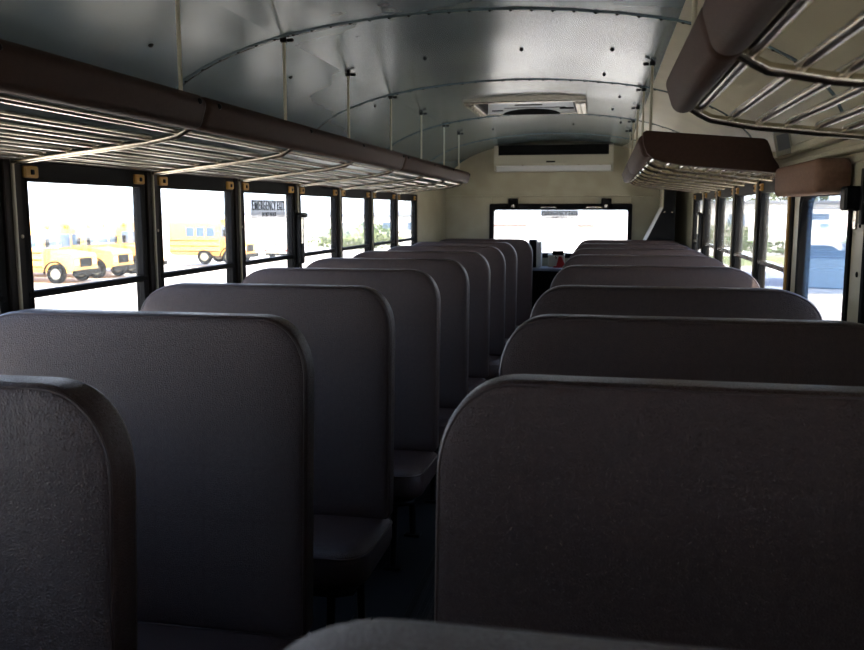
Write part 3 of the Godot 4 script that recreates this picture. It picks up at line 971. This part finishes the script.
func shrub(called: String, label: String, at: Vector3, size: Vector3, m: Material, sd: int, trunk := 0.0) -> void:
	var t := thing(called, at, label, "tree" if trunk > 0.0 else "hedge", "greenery beyond the yard")
	rng.seed = sd
	var st := ms()
	st.set_smooth_group(-1)
	for k in 2600:
		var v := Vector3(rng.randf_range(-1, 1), rng.randf_range(-1, 1), rng.randf_range(-1, 1))
		if v.length() > 1.0 or v.length() < 0.55: continue
		var bump := 1.0 + 0.22 * sin(v.x * 7.0 + sd) * cos(v.z * 6.0) + 0.15 * sin(v.y * 9.0)
		var c := Vector3(v.x * size.x, v.y * size.y, v.z * size.z) * 0.5 * bump + Vector3(0, trunk + size.y * 0.5, 0)
		if c.y < 0.03: c.y = 0.03
		var u := Vector3(rng.randf_range(-1, 1), rng.randf_range(-1, 1), rng.randf_range(-1, 1)).normalized()
		var w := u.cross(Vector3(rng.randf_range(-1, 1), rng.randf_range(-1, 1), rng.randf_range(-1, 1))).normalized()
		var r: float = 0.10 * pow(size.x * size.y * size.z, 0.333) * 0.5
		tri(st, c + u * r, c + w * r * 0.6, c - u * r)
		tri(st, c + u * r, c - u * r, c - w * r * 0.6)
	part("foliage", st, m, t)
	var tr := ms()
	tube(tr, [Vector3(0, 0, 0), Vector3(0.05, trunk * 0.6 + 0.2, 0), Vector3(0, trunk + size.y * 0.45, 0.04)], max(0.05, size.y * 0.035), 8)
	part("trunk", tr, M.bark, t)

func building(called: String, label: String, at: Vector3, turn: float, s: Vector3, wallm: Material, cols: int, floors: int) -> void:
	var b := thing(called, at, label, "building")
	b.rotation.y = turn
	box_part("wall", Vector3(0, s.y / 2, 0), s, wallm, b, 0.05)
	box_part("roof", Vector3(0, s.y + 0.12, 0), Vector3(s.x + 0.5, 0.25, s.z + 0.5), M.roof_grey, b, 0.05)
	for f in floors:
		for k in cols:
			var x := -s.x / 2 + s.x * (k + 0.5) / cols
			var y := s.y * (f + 0.55) / floors
			var w := box_part("window", Vector3(x, y, s.z / 2 + 0.02), Vector3(s.x / cols * 0.5, s.y / floors * 0.42, 0.08), M.wall_pale, b, 0.02)
			box_part("pane", Vector3(x, y, s.z / 2 + 0.05), Vector3(s.x / cols * 0.43, s.y / floors * 0.36, 0.05), M.bus_glass, w, 0.01)

func build_outside() -> void:
	build_ground()
	for q in [[-14.5, 6.5, "longer low red brick wall far behind the rear window"], [-2.6, 2.4, "shorter low red brick wall far behind the rear window"]]:
		var lw := thing("brick_wall", Vector3(q[0], GROUND, -128.0), q[2], "wall")
		box_part("wall_body", Vector3(0, 0.2, 0), Vector3(q[1], 0.4, 0.3), mat(Color(0.50, 0.36, 0.33), 0.9), lw, 0.02)
		box_part("coping", Vector3(0, 0.44, 0), Vector3(q[1] + 0.1, 0.08, 0.4), M.roof_grey, lw, 0.02)
	var order := ["first", "second", "third"]
	for k in 3:
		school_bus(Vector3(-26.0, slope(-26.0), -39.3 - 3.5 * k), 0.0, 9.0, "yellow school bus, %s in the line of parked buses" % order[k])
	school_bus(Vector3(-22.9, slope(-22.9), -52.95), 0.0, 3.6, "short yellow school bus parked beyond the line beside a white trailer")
	# white box trailer
	var t := thing("box_trailer", Vector3(-22.6, slope(-22.6), -58.5), "white box trailer parked behind the short yellow school bus", "trailer")
	box_part("box", Vector3(0, 1.55, 0), Vector3(1.9, 2.1, 3.6), M.bus_white, t, 0.04)
	box_part("chassis", Vector3(0, 0.45, 0), Vector3(1.6, 0.2, 3.5), M.black, t, 0.02)
	for x in [-0.75, 0.75]:
		var st := ms()
		lathe(st, [[0.22, -0.11], [0.34, -0.12], [0.38, -0.07], [0.38, 0.07], [0.34, 0.12], [0.22, 0.11]], Vector3(x, 0.38, 0.6), Vector3.RIGHT, 18)
		part("tyre", st, M.rubber, t)
		box_part("tail_lamp", Vector3(x, 0.7, 1.81), Vector3(0.2, 0.14, 0.05), M.red, t, 0.01)
	box_part("door_latch", Vector3(0.0, 1.2, 1.82), Vector3(0.12, 0.3, 0.05), M.dark_metal, t, 0.01)
	shrub("shrub", "wide olive shrub beyond the white box trailer", Vector3(-22.0, slope(-22.0), -74), Vector3(9, 1.7, 4.0), M.leaf2, 174)
	shrub("shrub", "green shrub between the wide olive shrub and the warehouse", Vector3(-26.5, slope(-26.5), -92), Vector3(9, 2.2, 4.0), M.leaf, 184)
	building("warehouse", "low white warehouse across the yard beyond the shrubs", Vector3(-31, slope(-31), -118), 0.1, Vector3(20, 2.9, 10), M.bus_white, 6, 1)
	# on the lift door side
	shrub("hedge", "long dense green hedge before the pale building", Vector3(9.6, GROUND, -49.5), Vector3(5.5, 1.5, 2.2), M.leaf, 262)
	shrub("hedge", "second green hedge behind the long hedge before the pale building", Vector3(8.2, GROUND, -60), Vector3(4.2, 1.5, 2.6), M.leaf2, 266)
	shrub("tree", "broad leafy tree rising behind the pale building", Vector3(20.5, GROUND, -104), Vector3(9, 5.4, 7), M.leaf2, 384, 2.2)
	shrub("tree", "smaller leafy tree rising behind the pale building", Vector3(12.5, GROUND, -110), Vector3(7, 4.4, 6), M.leaf, 397, 1.8)
	building("pale_building", "long pale low building behind the green hedges", Vector3(17.5, GROUND, -77), -0.15, Vector3(22, 3.0, 8), M.wall_pale, 7, 1)
	building("blue_shed", "blue grey shed seen through the tinted lift door window", Vector3(6.95, GROUND + 0.03, -29.3), -0.22, Vector3(1.75, 1.45, 3.0), M.wall_blue, 0, 0)

# ---------------------------------------------------------------- scene
func _ready() -> void:
	var cam := Camera3D.new()
	cam.name = "camera"
	cam.fov = 41.846
	cam.near = 0.05
	cam.far = 2000.0
	add_child(cam)
	cam.position = Vector3(0, CY, 0)
	cam.rotation = Vector3(deg_to_rad(-7.639), deg_to_rad(11.341), 0)
	var at := CameraAttributesPhysical.new()
	at.frustum_focal_length = 31.386
	at.frustum_focus_distance = 2.6
	at.frustum_near = 0.05
	at.frustum_far = 2000.0
	at.exposure_aperture = 7.5
	cam.attributes = at
	cam.current = true

	var env := Environment.new()
	env.background_mode = Environment.BG_SKY
	var sm := ProceduralSkyMaterial.new()
	sm.sky_top_color = Color(0.59, 0.715, 0.92)
	sm.sky_horizon_color = Color(0.90, 0.94, 0.99)
	sm.sky_curve = 0.25
	sm.sky_energy_multiplier = 3.8
	sm.ground_horizon_color = Color(0.9, 0.9, 0.88)
	sm.ground_bottom_color = Color(0.6, 0.58, 0.55)
	sm.sun_angle_max = 1.0
	var sky := Sky.new()
	sky.sky_material = sm
	env.sky = sky
	env.tonemap_mode = Environment.TONE_MAPPER_LINEAR
	env.tonemap_exposure = 0.352
	env.sdfgi_enabled = true
	env.ssao_enabled = true
	env.ssil_enabled = true
	var we := WorldEnvironment.new()
	we.name = "environment"
	we.environment = env
	add_child(we)

	var sun := DirectionalLight3D.new()
	sun.name = "sun"
	sun.light_color = Color(1.0, 0.95, 0.86)
	sun.light_energy = 32.0
	sun.light_angular_distance = 0.6
	sun.shadow_enabled = true
	sun.sky_mode = DirectionalLight3D.SKY_MODE_LIGHT_ONLY
	add_child(sun)
	sun.look_at_from_position(Vector3.ZERO, Vector3(-0.28, -1.0, -0.50), Vector3.UP)

	make_materials()
	build_floor()
	build_ceiling()
	build_walls()
	build_rear()
	build_front()
	build_windows()
	build_door()
	build_seats()
	build_racks()
	build_fittings()
	build_outside()
